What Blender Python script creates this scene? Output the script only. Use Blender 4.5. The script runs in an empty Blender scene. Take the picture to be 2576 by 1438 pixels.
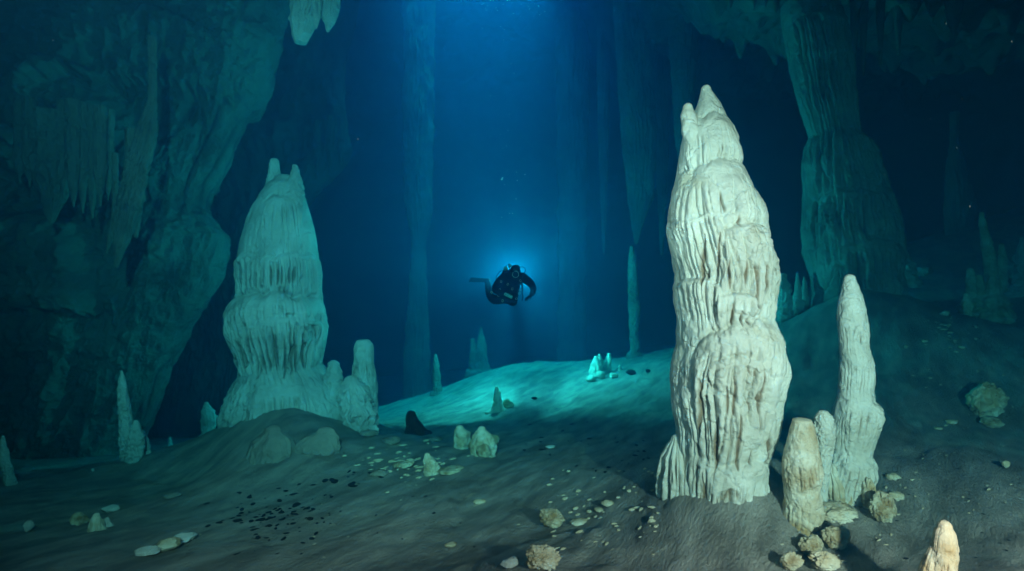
import bpy, math, random
import numpy as np
from mathutils import Vector
random.seed(7)
rng = np.random.RandomState(11)
C = bpy.context.scene.collection
F, CX, CY = 1288.0, 1288.0, 719.0
def at(px, py, Y):
    return np.array([(px-CX)/F*Y, Y, (CY-py)/F*Y])
# ------------------------------------------------------------------ noise
_perm = rng.permutation(256); _perm = np.concatenate([_perm, _perm, _perm])
_g = rng.normal(size=(256, 3)); _g /= np.linalg.norm(_g, axis=1)[:, None]
def perlin(x, y, z):
    x, y, z = np.broadcast_arrays(np.asarray(x, float), np.asarray(y, float), np.asarray(z, float))
    xi, yi, zi = np.floor(x).astype(int), np.floor(y).astype(int), np.floor(z).astype(int)
    xf, yf, zf = x-xi, y-yi, z-zi
    u, v, w = [t*t*t*(t*(t*6-15)+10) for t in (xf, yf, zf)]
    out = 0
    for dx in (0, 1):
        for dy in (0, 1):
            for dz in (0, 1):
                h = _perm[(_perm[(_perm[(xi+dx) & 255]+yi+dy) & 255]+zi+dz) & 255]
                g = _g[h]
                d = g[..., 0]*(xf-dx)+g[..., 1]*(yf-dy)+g[..., 2]*(zf-dz)
                out = out + d*(u if dx else 1-u)*(v if dy else 1-v)*(w if dz else 1-w)
    return out*1.7
def fbm(x, y, z, o=4, gain=.5, ridge=False):
    s, a = 0, 1.0
    for i in range(o):
        n = perlin(x*2**i+i*7.3, y*2**i+i*3.1, z*2**i-i*5.7)
        s = s + a*((1-2*np.abs(n))*.5 if ridge else n); a *= gain
    return s
def sstep(x, a, b):
    t = np.clip((x-a)/(b-a), 0, 1); return t*t*(3-2*t)
# ------------------------------------------------------------------ mesh helpers
def mesh_obj(name, V, faces, m, parent=None, attr=None, smooth=True):
    me = bpy.data.meshes.new(name)
    V = np.asarray(V, dtype=np.float32).reshape(-1, 3)
    if isinstance(faces, np.ndarray):
        n = len(faces)
        me.vertices.add(len(V)); me.vertices.foreach_set('co', V.ravel())
        me.loops.add(n*4); me.loops.foreach_set('vertex_index', faces.astype(np.int32).ravel())
        me.polygons.add(n); me.polygons.foreach_set('loop_start', np.arange(0, n*4, 4, dtype=np.int32))
        me.update(calc_edges=True); me.validate()
    else:
        me.from_pydata([tuple(v) for v in V], [], faces)
    me.polygons.foreach_set('use_smooth', [smooth]*len(me.polygons))
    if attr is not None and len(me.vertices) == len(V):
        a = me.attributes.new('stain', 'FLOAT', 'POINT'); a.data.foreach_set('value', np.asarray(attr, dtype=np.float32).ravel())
    me.materials.append(m)
    o = bpy.data.objects.new(name, me); C.objects.link(o)
    if parent is not None: o.parent = parent
    return o
def grid_faces(nr, nc, wrap=True, flip=False):
    i = np.arange(nr-1)[:, None]; j = np.arange(nc if wrap else nc-1)[None, :]
    j2 = (j+1) % nc
    f = np.stack([i*nc+j, i*nc+j2, (i+1)*nc+j2, (i+1)*nc+j], -1).reshape(-1, 4)
    return f[:, ::-1] if flip else f
def tag(o, label=None, cat=None, group=None, kind=None):
    if label: o['label'] = label
    if cat: o['category'] = cat
    if group: o['group'] = group
    if kind: o['kind'] = kind
    return o
def empty(name, loc):
    o = bpy.data.objects.new(name, None); o.location = loc; o.empty_display_size = .2
    C.objects.link(o); return o
# ------------------------------------------------------------------ materials
def new_mat(name):
    m = bpy.data.materials.new(name); m.use_nodes = True
    n = m.node_tree; b = n.nodes['Principled BSDF']
    return m, n, b
def rock_mat(name, c1, c2, stain=(.16, .075, .02), scale=2.0, bump=.5, bscale=30, rough=.85, stretch=(1, 1, 1), stain_shade_amt=1.0, spots=None, bdist=.01, patch=None, crack=.35):
    m, n, b = new_mat(name); N, L = n.nodes, n.links
    tc = N.new('ShaderNodeTexCoord'); mp = N.new('ShaderNodeMapping')
    mp.inputs['Scale'].default_value = stretch[:3]; mp.vector_type = 'TEXTURE' if len(stretch) > 3 else 'POINT'
    if len(stretch) > 3: mp.inputs['Rotation'].default_value = (0, 0, stretch[3])
    L.new(tc.outputs['Object'], mp.inputs['Vector'])
    nz = N.new('ShaderNodeTexNoise'); nz.inputs['Scale'].default_value = scale; nz.inputs['Detail'].default_value = 8; nz.inputs['Roughness'].default_value = .6
    L.new(mp.outputs[0], nz.inputs['Vector'])
    cr = N.new('ShaderNodeValToRGB'); cr.color_ramp.elements[0].position = .38; cr.color_ramp.elements[1].position = .64
    cr.color_ramp.elements[0].color = (*c1, 1); cr.color_ramp.elements[1].color = (*c2, 1)
    L.new(nz.outputs['Fac'], cr.inputs[0]); col = cr.outputs[0]
    if patch:
        pn = N.new('ShaderNodeTexNoise'); pn.inputs['Scale'].default_value = patch[1]; pn.inputs['Detail'].default_value = 6
        L.new(mp.outputs[0], pn.inputs['Vector'])
        pr = N.new('ShaderNodeMapRange'); pr.inputs['From Min'].default_value = patch[2]; pr.inputs['From Max'].default_value = patch[2]+.1
        L.new(pn.outputs['Fac'], pr.inputs['Value'])
        pm = N.new('ShaderNodeMixRGB'); L.new(pr.outputs[0], pm.inputs[0]); L.new(col, pm.inputs[1]); pm.inputs[2].default_value = (*patch[0], 1); col = pm.outputs[0]
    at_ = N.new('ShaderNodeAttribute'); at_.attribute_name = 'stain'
    mu = N.new('ShaderNodeMath'); mu.operation = 'MULTIPLY'; mu.inputs[1].default_value = stain_shade_amt; mu.use_clamp = True
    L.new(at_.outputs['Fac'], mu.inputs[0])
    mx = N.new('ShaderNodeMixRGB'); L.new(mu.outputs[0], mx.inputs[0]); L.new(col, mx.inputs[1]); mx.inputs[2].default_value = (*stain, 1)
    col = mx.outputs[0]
    L.new(col, b.inputs['Base Color']); b.inputs['Roughness'].default_value = rough; b.inputs['Specular IOR Level'].default_value = .15
    n2 = N.new('ShaderNodeTexNoise'); n2.inputs['Scale'].default_value = bscale; n2.inputs['Detail'].default_value = 8; n2.inputs['Roughness'].default_value = .65
    L.new(mp.outputs[0], n2.inputs['Vector'])
    bp = N.new('ShaderNodeBump'); bp.inputs['Strength'].default_value = bump; bp.inputs['Distance'].default_value = bdist
    L.new(n2.outputs['Fac'], bp.inputs['Height'])
    vo = N.new('ShaderNodeTexVoronoi'); vo.feature = 'DISTANCE_TO_EDGE'; vo.inputs['Scale'].default_value = bscale*.22
    wn = N.new('ShaderNodeTexNoise'); wn.inputs['Scale'].default_value = bscale*.5; wn.inputs['Detail'].default_value = 4
    L.new(mp.outputs[0], wn.inputs['Vector'])
    va_ = N.new('ShaderNodeVectorMath'); va_.operation = 'MULTIPLY_ADD'; va_.inputs[1].default_value = (.9/bscale*4,)*3
    L.new(wn.outputs['Color'], va_.inputs[0]); L.new(mp.outputs[0], va_.inputs[2]); L.new(va_.outputs[0], vo.inputs['Vector'])
    mr = N.new('ShaderNodeMapRange'); mr.inputs['From Max'].default_value = .09; L.new(vo.outputs['Distance'], mr.inputs['Value'])
    b2 = N.new('ShaderNodeBump'); b2.inputs['Strength'].default_value = crack; b2.inputs['Distance'].default_value = bdist
    L.new(mr.outputs[0], b2.inputs['Height']); L.new(bp.outputs[0], b2.inputs['Normal']); L.new(b2.outputs[0], b.inputs['Normal'])
    return m
def plain(name, c, rough=.6, metal=0, spec=.3):
    m, n, b = new_mat(name); b.inputs['Base Color'].default_value = (*c, 1); b.inputs['Roughness'].default_value = rough
    b.inputs['Metallic'].default_value = metal; b.inputs['Specular IOR Level'].default_value = spec
    N, L = n.nodes, n.links
    nz = N.new('ShaderNodeTexNoise'); nz.inputs['Scale'].default_value = 25
    bp = N.new('ShaderNodeBump'); bp.inputs['Strength'].default_value = .15; bp.inputs['Distance'].default_value = .01
    L.new(nz.outputs['Fac'], bp.inputs['Height']); L.new(bp.outputs[0], b.inputs['Normal'])
    return m
M_CALC = rock_mat('calcite', (.60, .57, .47), (.84, .82, .73), (.20, .12, .045), 2.2, 1.0, 16, bdist=.022, crack=.38, stain_shade_amt=.85, patch=((.66, .60, .46), 2.3, .60))
M_CALC2 = rock_mat('calcite_weathered', (.42, .30, .15), (.76, .73, .60), (.20, .09, .025), 4, .9, 22, bdist=.012)
M_TEAL = rock_mat('calcite_dull', (.46, .46, .42), (.70, .70, .66), (.14, .09, .04), 2, .9, 12, bdist=.025, stain_shade_amt=.8)
M_KNOB = rock_mat('crusted_rock', (.28, .19, .09), (.66, .62, .46), (.12, .06, .02), 9, .9, 30, bdist=.012)
M_MUD = rock_mat('sediment_coated_rock', (.20, .19, .16), (.34, .33, .28), (.05, .04, .03), 1.4, .9, 6, bdist=.04)
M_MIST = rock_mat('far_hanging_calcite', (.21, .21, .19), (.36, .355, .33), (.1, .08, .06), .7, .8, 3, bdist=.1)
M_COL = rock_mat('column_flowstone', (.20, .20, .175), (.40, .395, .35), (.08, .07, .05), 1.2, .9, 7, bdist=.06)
M_SHELL = rock_mat('dark_cave_rock', (.05, .05, .045), (.14, .135, .12), (.05, .04, .03), .5, .9, 2, bdist=.2)
M_WALL = rock_mat('limestone_wall', (.15, .145, .125), (.27, .26, .225), (.05, .045, .035), .9, 1.0, 3.5, bdist=.12, stain_shade_amt=.9)
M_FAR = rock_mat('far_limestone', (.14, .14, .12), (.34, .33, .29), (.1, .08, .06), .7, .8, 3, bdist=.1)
M_SILT = rock_mat('silt_floor', (.23, .21, .18), (.46, .425, .37), (.02, .018, .015), 1.8, 1.0, 22, bdist=.05, stretch=(1.0, .42, 1, 1.0), crack=0.0, patch=((.42, .40, .34), 2.6, .60))
M_DARK = rock_mat('near_black_rock', (.012, .011, .01), (.03, .026, .02), bump=.3)
M_SUIT = plain('drysuit', (.005, .005, .006), .9, 0, .0)
M_RUB = plain('rubber', (.006, .006, .007), .8, 0, .03)
M_STEEL = plain('valve_metal', (.55, .56, .55), .35, .6)
M_PALE = plain('pale_plastic', (.55, .6, .55), .5)
M_GLASS = plain('mask_glass', (.02, .03, .04), .1, 0, .6)
M_SKIN = plain('skin', (.35, .2, .14), .6)
# ------------------------------------------------------------------ ground height (thin plate spline through control points)
CP = [(1288, 1500, 2.8), (600, 1500, 3.2), (100, 1450, 3.6), (1760, 1292, 3.64), (1900, 1240, 3.75), (1800, 1438, 3.1), (2010, 1385, 3.42),
      (2130, 1290, 3.8), (2576, 1438, 2.6), (2370, 1500, 2.5), (2500, 1060, 5.5), (2430, 820, 9), (2510, 728, 9.6), (2576, 705, 10.4), (2300, 765, 9.0), (2560, 900, 6.4),
      (2150, 735, 8.7), (1990, 830, 10.5), (2100, 900, 7.5), (2300, 1000, 6), (2350, 1200, 4.1), (1288, 1200, 5.5), (1600, 1150, 5.5),
      (1288, 1095, 8), (1600, 1020, 8.5), (1288, 1030, 10.3), (1288, 965, 13), (1288, 918, 16), (1650, 892, 15), (1480, 960, 12),
      (1000, 1045, 12), (1100, 1000, 13.5), (1200, 945, 16), (1050, 1120, 7.2), (1050, 1210, 5.6), (730, 1030, 7.1), (870, 1085, 7.3), (590, 1068, 7.25), (600, 1160, 6.2),
      (720, 1232, 5.6), (500, 1200, 6.4), (400, 1135, 8.2), (300, 1190, 6.6), (940, 1090, 8), (200, 1350, 4.5), (50, 1250, 5.6),
      (430, 1140, 9.5), (100, 1160, 8.2), (800, 1330, 4.3), (1450, 1330, 4.0)]
P = [at(*c) for c in CP]
P += [np.array(p, float) for p in [(-9, 20, -5.5), (0, 23, -4.8), (0, 32, -5.5), (-3, 19, -4.2), (3, 20, -3.6), (6.5, 17, -1.7), (12, 15, 1.2), (14, 8, 1.2), (9, 3, .2), (-8, 2, -2.6),
      (-14, 8, -3.0), (-14, 30, -6), (12, 30, -3), (0, -3, -1.9), (-5, -3, -2.3), (6, -3, -1.2), (0, 1, -1.7), (20, 20, 3), (-20, 0, -3), (20, -5, 2), (9.5, 11.5, .1), (7.5, 8.5, -.6)]]
P = np.array(P)
def _U(r2): return np.where(r2 > 1e-9, .5*r2*np.log(r2+1e-12), 0)
_n = len(P); _K = _U(((P[:, None, :2]-P[None, :, :2])**2).sum(-1))+np.eye(_n)*.02
_A = np.zeros((_n+3, _n+3)); _A[:_n, :_n] = _K; _A[:_n, _n] = 1; _A[:_n, _n+1:] = P[:, :2]; _A[_n, :_n] = 1; _A[_n+1:, :_n] = P[:, :2].T
_w = np.linalg.solve(_A, np.concatenate([P[:, 2], [0, 0, 0]]))
def ground_base(x, y):
    x = np.asarray(x, float); y = np.asarray(y, float)
    s = _w[_n]+_w[_n+1]*x+_w[_n+2]*y
    for i in range(_n): s = s+_w[i]*_U((x-P[i, 0])**2+(y-P[i, 1])**2)
    return s
def ground_z(x, y):
    z = ground_base(x, y)
    ca, sa = math.cos(1.0), math.sin(1.0); u = x*ca+y*sa; v = -x*sa+y*ca
    z = z+.035*fbm(x*.45, y*.45, 3.3, 3)+.028*fbm(u*.8, v*2.0, 8.1, 4, .55)+.007*fbm(u*2, v*6, 1.1, 3, .6, True)
    z = z+.010*fbm(u*5, v*8, .5, 4, .6)+.03*sstep(fbm(u*.7, v*1.3, 4.4, 3), .15, .45)
    return z
def on_ground(px, py):
    lo = None
    ys = np.geomspace(1.6, 40, 500)
    d = (CY-py)/F*ys-ground_z((px-CX)/F*ys, ys)
    k = np.where(d < 0)[0]
    if len(k) == 0: return at(px, py, 15)
    i = k[0]; a, b = ys[max(i-1, 0)], ys[i]
    t = d[i-1]/(d[i-1]-d[i]) if i > 0 else 0
    Y = a+(b-a)*t
    return at(px, py, Y)
na, nr = 760, 760
ang = np.radians(np.linspace(-68, 68, na)); yy = -3.0+np.geomspace(.6, 43, nr)
Y2, A2 = np.meshgrid(yy, ang, indexing='ij'); X2 = np.tan(A2)*(Y2+3.6)
Z2 = ground_z(X2, Y2)
g = mesh_obj('cave_floor', np.stack([X2, Y2, Z2], -1), grid_faces(nr, na, False), M_SILT)
tag(g, kind='structure')
# ------------------------------------------------------------------ formations
def formation(name, rows, Y, nt=72, nz=90, tiers=(), flute=(5, .05), fmask=None, rough=.035, rs=4, yr=.95, seed=0, m=None, parent=None, cap=1.0, end='top', ext=.5, slant=0, stain=1.0, blob=0, ysl=0.0, slits=(), knob=0.0):
    """rows: (py, px_left, px_right) from top to bottom; tiers: (px0, py_top, halfwidth_px, drop_px, out, round_px, len_px) draped domes"""
    rows = np.array(rows, float); sc = Y/F
    if end == 'top': rows = np.vstack([rows, [rows[-1, 0]+ext/sc, rows[-1, 1]-(10 if ext > .3 else 0), rows[-1, 2]+(10 if ext > .3 else 0)]])
    else: rows = np.vstack([[rows[0, 0]-ext/sc, rows[0, 1], rows[0, 2]], rows])
    py = np.linspace(rows[0, 0], rows[-1, 0], nz)
    l = np.interp(py, rows[:, 0], rows[:, 1]); r = np.interp(py, rows[:, 0], rows[:, 2])
    k = np.array([1, 2, 3, 2, 1])/9.
    if nz > 40:
        l = np.convolve(np.pad(l, 2, 'edge'), k, 'valid'); r = np.convolve(np.pad(r, 2, 'edge'), k, 'valid')
    cx = (l+r)/2; hw = (r-l)/2; f = np.ones(nz)
    nc = 8; ph = np.linspace(0, math.pi/2, nc+1)[1:]
    if end == 'top':
        py = np.concatenate([(py[0]-hw[0]*cap*np.sin(ph))[::-1], py]); cx = np.concatenate([[cx[0]]*nc, cx]); f = np.concatenate([np.cos(ph)[::-1], f]); hw = np.concatenate([[hw[0]]*nc, hw])
    else:
        py = np.concatenate([py, py[-1]+hw[-1]*cap*np.sin(ph)]); cx = np.concatenate([cx, [cx[-1]]*nc]); f = np.concatenate([f, np.cos(ph)]); hw = np.concatenate([hw, [hw[-1]]*nc])
    th = np.linspace(-math.pi, math.pi, nt, endpoint=False)
    PY, TH = np.meshgrid(py, th, indexing='ij'); HW = hw[:, None]+0*TH; CXX = cx[:, None]+0*TH; FF = f[:, None]+0*TH
    s, c = np.sin(TH), np.cos(TH)
    R = np.ones_like(TH)                                    # relative radius
    PX = CXX+HW*s; sg = seed*13.7
    zz = (PY)/F*Y                                           # metres downwards
    wr = HW*sc
    # flutes
    fx = flute[0]
    wx = s*fx+slant*zz+.35*perlin(s*2, c*2+sg, zz*1.5); wy = c*fx
    v = perlin(wx+sg, wy, zz*.55+sg)
    v2 = perlin(wx*2.3-sg, wy*2.3, zz*.9+sg)
    va = np.minimum(np.abs(v)*2.2, np.abs(v2)*3.2+.12)
    rib = np.sqrt(np.clip(va, 0, 1))-.62
    groove = np.exp(-va/.10)
    fm = np.full_like(TH, .14 if fmask is None else fmask)*(.6+.8*sstep(perlin(s*1.7+sg, c*1.7, zz*1.1), -.2, .3))
    add = np.zeros_like(TH); notch = np.zeros_like(TH)
    for (tx, ty, tw, td, to, tr, tl) in tiers:
        jag = (14*perlin(s*3+sg, c*3, ty*.1)+3*perlin(s*13+sg, c*13, ty*.1))*(min(tw, 130)/110.)
        u = (PX-tx)/tw
        fr = (c > -.15) if tw < 1e3 else True
        arch = ty+td*(1-np.sqrt(np.clip(1-np.minimum(np.abs(u), 1)**2, 0, 1)))+jag
        d = PY-arch
        inside = np.clip((1.02-np.abs(u))/.12, 0, 1) if tw < 1e3 else 1.0
        prof = np.where(d > 0, np.sqrt(np.clip(1-(1-np.clip(d/tr, 0, 1))**2, 0, 1))*(1-.9*sstep(d, tr, tr+tl*1.3)), 0)*inside*fr
        prof = prof*(.3+.7*np.clip(c, 0, 1)) if tw < 1e3 else prof
        notch = notch+np.exp(-((d+3)/(4+.05*tr))**2)*inside*fr*.38*to*(.4+.9*sstep(perlin(s*3.3-sg, c*3, ty), -.3, .3))
        add = np.maximum(add, to*prof)+.15*np.minimum(add, to*prof)
        on = sstep(d, tr*.55, tr*1.35)*inside*(1-sstep(d, tr+tl*.9, tr+tl*1.7))
        dome = (d > 0)*(d < tr*.8)*inside
        fm = np.clip(np.maximum(fm*(1-.8*dome), on), 0, 1)
    R = R+add-notch-(.5*max([t[4] for t in tiers]) if tiers else 0)*.6
    R = R+flute[1]*rib*fm*2.4-flute[1]*1.1*groove*fm
    v3 = perlin(s*fx*2.6+sg*2+.4*perlin(s*3, c*3, zz*2.2), c*fx*2.6, zz*.8/max(.35, Y/9)-sg); v4 = perlin(s*6, c*6+sg, zz*1.6/max(.35, Y/9))
    slit = np.exp(-(v3/.055)**2)*sstep(v4, .12, .4)*np.clip(fm, 0, 1)
    R = R-flute[1]*2.2*slit
    x0 = CXX*sc*1.0
    X = x0+wr*s; Yc = wr*c
    sm = np.zeros_like(TH)
    for (qx, q0, q1, qw) in slits:
        wob = qx+2.5*perlin(PY*.03, qx*.3, 1.7)
        t = (PY-q0)/(q1-q0); ww = qw*np.clip(np.sin(np.clip(t, 0, 1)*math.pi)**.6*(.5+.7*t), .02, None)
        sm = np.maximum(sm, np.exp(-((PX-wob)/ww)**2)*((t > 0) & (t < 1))*(c > 0))
    R = R-.075*sm
    R = R+rough*fbm(X*rs, Yc*rs+sg, zz*rs, 5, .55)*1.6
    R = R+rough*.33*fbm(X*rs*2.2, Yc*rs*2.2-sg, zz*rs*3.4, 4, .6, True)
    if blob: R = R+blob*fbm(X*1.1/wr.max(), Yc*1.1/wr.max()+sg, zz*1.4/wr.max(), 2)
    if knob:
        wm = np.median(wr); R = R+knob*fbm(X*1.6/wm, Yc*1.6/wm+sg, zz*1.1/wm, 4, .6, True)+knob*.5*sstep(perlin(X*2.6/wm-sg, Yc*2.6/wm, zz*1.9/wm), .0, .3)-knob*.4
    R = 1+(R-1)*(.42+.58*np.clip(c, 0, 1)**.7) if R.shape[0] > 150 else R
    R = np.clip(R, .15, 3)
    RR = wr*R*FF
    VX = (CXX-CX)*sc+RR*s
    VZ = (CY-PY)*sc
    VY = Y-RR*c*yr+ysl*(VZ-(CY-rows[-1, 0])*sc)
    st = np.clip(groove*fm*1.0*sstep(fbm(X*2.2, Yc*2.2, zz*1.3+sg, 3), -.05, .45)+1.0*slit+1.0*notch+1.4*sm, 0, 1)*stain  # brown stain in grooves and slits, plus crease shade painted at notches
    V = np.stack([VX, VY, VZ], -1)
    Fc = grid_faces(len(py), nt, True)
    # root at the base
    bz = (CY-rows[-1, 0])*sc if end == 'top' else (CY-rows[0, 0])*sc
    org = np.array([(cx[-1 if end == 'top' else 0]-CX)*sc, Y, bz])
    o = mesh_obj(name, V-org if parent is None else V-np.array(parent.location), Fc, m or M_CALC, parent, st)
    if parent is None: o.location = org
    return o
RESM = 1.0
def things(name, rows, Y, label, cat='stalagmite', group=None, **k):
    o = formation(name, rows, Y, **k); tag(o, label, cat, group); return o

# --- the great pale stalagmite, right of centre (with its nubs and its foot fin as parts)
big = empty('stalagmite', at(1800, 1290, 4.0))
tag(big, 'tallest pale cream stalagmite with stacked flowstone tiers, lit brightly in the right foreground', 'stalagmite')
rows = [(226, 1764, 1788), (245, 1759, 1800), (262, 1755, 1812), (285, 1745, 1822), (300, 1736, 1828), (325, 1722, 1838), (350, 1718, 1843), (400, 1708, 1862), (460, 1700, 1876),
        (500, 1690, 1894), (540, 1683, 1910), (570, 1678, 1916), (600, 1680, 1928), (650, 1691, 1938), (690, 1701, 1946), (720, 1696, 1947), (760, 1698, 1943), (800, 1704, 1940),
        (830, 1703, 1954), (870, 1703, 1962), (920, 1690, 1958), (960, 1686, 1955), (1000, 1690, 1958), (1040, 1695, 1955), (1080, 1702, 1950), (1120, 1704, 1938), (1160, 1706, 1924), (1200, 1703, 1918), (1250, 1702, 1912), (1300, 1702, 1905)]
tiers = [(1785, 296, 75, 60, .16, 55, 50), (1800, 418, 120, 70, .15, 60, 90), (1715, 560, 60, 20, .05, 14, 130), (1770, 550, 70, 25, .035, 12, 140), (1835, 572, 62, 28, .12, 30, 110), (1900, 610, 60, 40, .06, 24, 130),
         (1805, 735, 45, 22, .10, 20, 60), (1730, 700, 40, 30, .10, 16, 60), (1840, 800, 128, 120, .14, 60, 130), (1800, 880, 55, 30, .10, 24, 70), (1745, 960, 60, 40, .04, 20, 130),
         (1850, 985, 50, 40, .05, 25, 90), (1745, 1130, 55, 40, .07, 25, 90), (1835, 1135, 88, 55, .13, 60, 90)]
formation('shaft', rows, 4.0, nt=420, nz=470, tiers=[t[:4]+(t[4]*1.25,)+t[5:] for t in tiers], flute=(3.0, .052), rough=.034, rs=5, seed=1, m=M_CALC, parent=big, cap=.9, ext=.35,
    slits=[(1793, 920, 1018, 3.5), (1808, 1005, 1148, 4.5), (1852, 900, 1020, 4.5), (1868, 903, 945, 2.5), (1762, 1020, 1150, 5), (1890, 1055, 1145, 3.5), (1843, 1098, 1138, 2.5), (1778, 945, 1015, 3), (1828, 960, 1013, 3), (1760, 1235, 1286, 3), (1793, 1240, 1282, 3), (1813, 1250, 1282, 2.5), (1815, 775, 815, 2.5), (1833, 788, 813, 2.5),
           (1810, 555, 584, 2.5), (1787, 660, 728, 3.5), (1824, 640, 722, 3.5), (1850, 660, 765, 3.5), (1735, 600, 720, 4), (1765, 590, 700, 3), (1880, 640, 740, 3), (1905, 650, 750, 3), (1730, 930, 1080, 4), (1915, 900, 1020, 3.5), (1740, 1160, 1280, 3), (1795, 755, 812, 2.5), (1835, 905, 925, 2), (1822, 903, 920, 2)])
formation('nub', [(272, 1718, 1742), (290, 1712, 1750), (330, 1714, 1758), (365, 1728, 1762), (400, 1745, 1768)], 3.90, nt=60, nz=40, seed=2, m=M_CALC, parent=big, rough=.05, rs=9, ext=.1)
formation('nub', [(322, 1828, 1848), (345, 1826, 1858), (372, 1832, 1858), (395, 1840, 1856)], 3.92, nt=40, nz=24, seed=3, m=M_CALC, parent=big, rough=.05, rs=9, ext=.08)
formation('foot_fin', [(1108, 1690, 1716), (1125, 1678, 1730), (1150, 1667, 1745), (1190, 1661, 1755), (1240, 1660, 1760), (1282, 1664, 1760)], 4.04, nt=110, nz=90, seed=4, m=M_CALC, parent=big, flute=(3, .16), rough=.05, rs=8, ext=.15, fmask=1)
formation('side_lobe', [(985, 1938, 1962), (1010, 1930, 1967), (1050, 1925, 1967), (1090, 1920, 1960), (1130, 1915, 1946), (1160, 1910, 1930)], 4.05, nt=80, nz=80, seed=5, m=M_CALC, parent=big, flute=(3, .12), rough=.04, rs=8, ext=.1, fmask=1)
# --- slender pale neighbour and the two broken stumps beside it
sl = empty('stalagmite', at(2145, 1290, 4.0)); tag(sl, 'slender wavy pale stalagmite with a swollen collar right of the tallest one', 'stalagmite')
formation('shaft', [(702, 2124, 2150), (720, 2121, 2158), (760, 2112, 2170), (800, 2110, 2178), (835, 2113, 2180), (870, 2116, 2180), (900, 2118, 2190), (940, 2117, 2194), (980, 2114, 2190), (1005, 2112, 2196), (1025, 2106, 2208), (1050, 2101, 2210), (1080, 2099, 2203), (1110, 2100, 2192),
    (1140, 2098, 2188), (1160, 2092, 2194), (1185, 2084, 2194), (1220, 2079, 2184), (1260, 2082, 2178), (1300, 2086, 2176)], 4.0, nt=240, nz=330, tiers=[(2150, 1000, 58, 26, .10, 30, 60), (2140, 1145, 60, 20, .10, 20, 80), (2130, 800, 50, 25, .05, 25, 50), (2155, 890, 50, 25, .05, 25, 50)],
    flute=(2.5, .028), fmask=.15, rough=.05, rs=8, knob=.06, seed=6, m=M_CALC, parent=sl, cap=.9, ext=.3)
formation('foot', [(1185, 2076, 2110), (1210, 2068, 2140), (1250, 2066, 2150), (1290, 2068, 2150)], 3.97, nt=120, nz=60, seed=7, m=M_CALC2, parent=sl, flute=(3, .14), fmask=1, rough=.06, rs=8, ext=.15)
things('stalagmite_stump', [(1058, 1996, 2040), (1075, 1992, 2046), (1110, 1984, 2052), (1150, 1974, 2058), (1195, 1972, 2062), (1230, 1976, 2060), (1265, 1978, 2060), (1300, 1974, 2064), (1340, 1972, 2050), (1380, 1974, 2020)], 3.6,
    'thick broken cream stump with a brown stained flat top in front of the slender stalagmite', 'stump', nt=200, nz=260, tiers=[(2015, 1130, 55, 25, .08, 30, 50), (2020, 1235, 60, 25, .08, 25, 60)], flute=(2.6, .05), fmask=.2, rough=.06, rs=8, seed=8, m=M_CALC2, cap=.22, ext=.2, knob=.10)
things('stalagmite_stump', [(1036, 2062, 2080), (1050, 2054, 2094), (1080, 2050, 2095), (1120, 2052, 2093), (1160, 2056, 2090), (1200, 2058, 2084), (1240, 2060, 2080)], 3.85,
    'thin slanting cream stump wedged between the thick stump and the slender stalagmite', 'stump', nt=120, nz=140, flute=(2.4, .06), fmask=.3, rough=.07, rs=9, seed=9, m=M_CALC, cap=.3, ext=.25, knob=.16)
# corner stalagmite
cs = empty('stalagmite', at(2370, 1460, 2.5)); tag(cs, 'short blunt tan stalagmite cut by the bottom edge of the photo at the right', 'stalagmite')
formation('shaft', [(1326, 2361, 2392), (1340, 2355, 2400), (1370, 2349, 2405), (1410, 2346, 2403), (1450, 2340, 2402), (1500, 2335, 2402)], 2.5, nt=160, nz=140, seed=10, m=M_CALC2, parent=cs, flute=(2.2, .06), fmask=.3, rough=.05, rs=9, tiers=[(2375, 1385, 40, 20, .1, 22, 60)])
formation('side_ridge', [(1375, 2342, 2362), (1400, 2330, 2366), (1440, 2316, 2370), (1490, 2306, 2372)], 2.52, nt=90, nz=80, seed=11, m=M_CALC2, parent=cs, flute=(2.2, .1), fmask=.6, rough=.05, rs=9, cap=1.3)

# --- left twin-horned stalagmite on its mound
tw = empty('stalagmite', at(715, 1050, 8.0)); tag(tw, 'massive teal lit stalagmite with two horns on top and draped tiers, left of centre', 'stalagmite')
rows = [(452, 690, 745), (465, 672, 758), (490, 655, 764), (520, 640, 773), (560, 622, 785), (600, 610, 793), (640, 602, 799), (690, 602, 805), (740, 603, 806), (760, 590, 810), (785, 585, 816), (820, 586, 820), (850, 592, 818), (880, 600, 812), (920, 608, 806), (945, 604, 830), (980, 590, 858), (1020, 578, 880), (1060, 570, 890)]
tiers = [(735, 500, 42, 20, .08, 28, 40), (690, 645, 98, 30, .025, 10, 95), (775, 640, 50, 30, .05, 14, 90), (705, 738, 120, 38, .15, 42, 120), (760, 790, 60, 30, .07, 16, 100), (650, 935, 75, 30, .04, 20, 80), (760, 950, 80, 40, .03, 30, 80)]
formation('shaft', rows, 8.0, nt=380, nz=380, tiers=[t[:4]+(t[4]*1.6,)+t[5:] for t in tiers], flute=(5.5, .075), rough=.024, rs=3.5, seed=12, m=M_TEAL, parent=tw, cap=.45, ext=.6,
    slits=[(620+11*k+(k*37 % 7), 800+(k*53 % 40), 905+(k*29 % 35), 3.2) for k in range(16)]+[(625+12*k+(k*31 % 7), 660+(k*41 % 20), 712+(k*23 % 25), 2.6) for k in range(13)])
formation('horn', [(408, 680, 699), (425, 677, 702), (450, 675, 704), (480, 672, 706), (500, 672, 706)], 8.0, nt=70, nz=60, seed=13, m=M_TEAL, parent=tw, knob=.22, rough=.10, rs=6, ext=.1)
formation('horn', [(420, 736, 748), (437, 733, 753), (455, 727, 757), (480, 717, 761), (505, 712, 764)], 7.9, nt=70, nz=60, seed=14, m=M_TEAL, parent=tw, knob=.22, rough=.10, rs=6, ext=.1)
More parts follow.
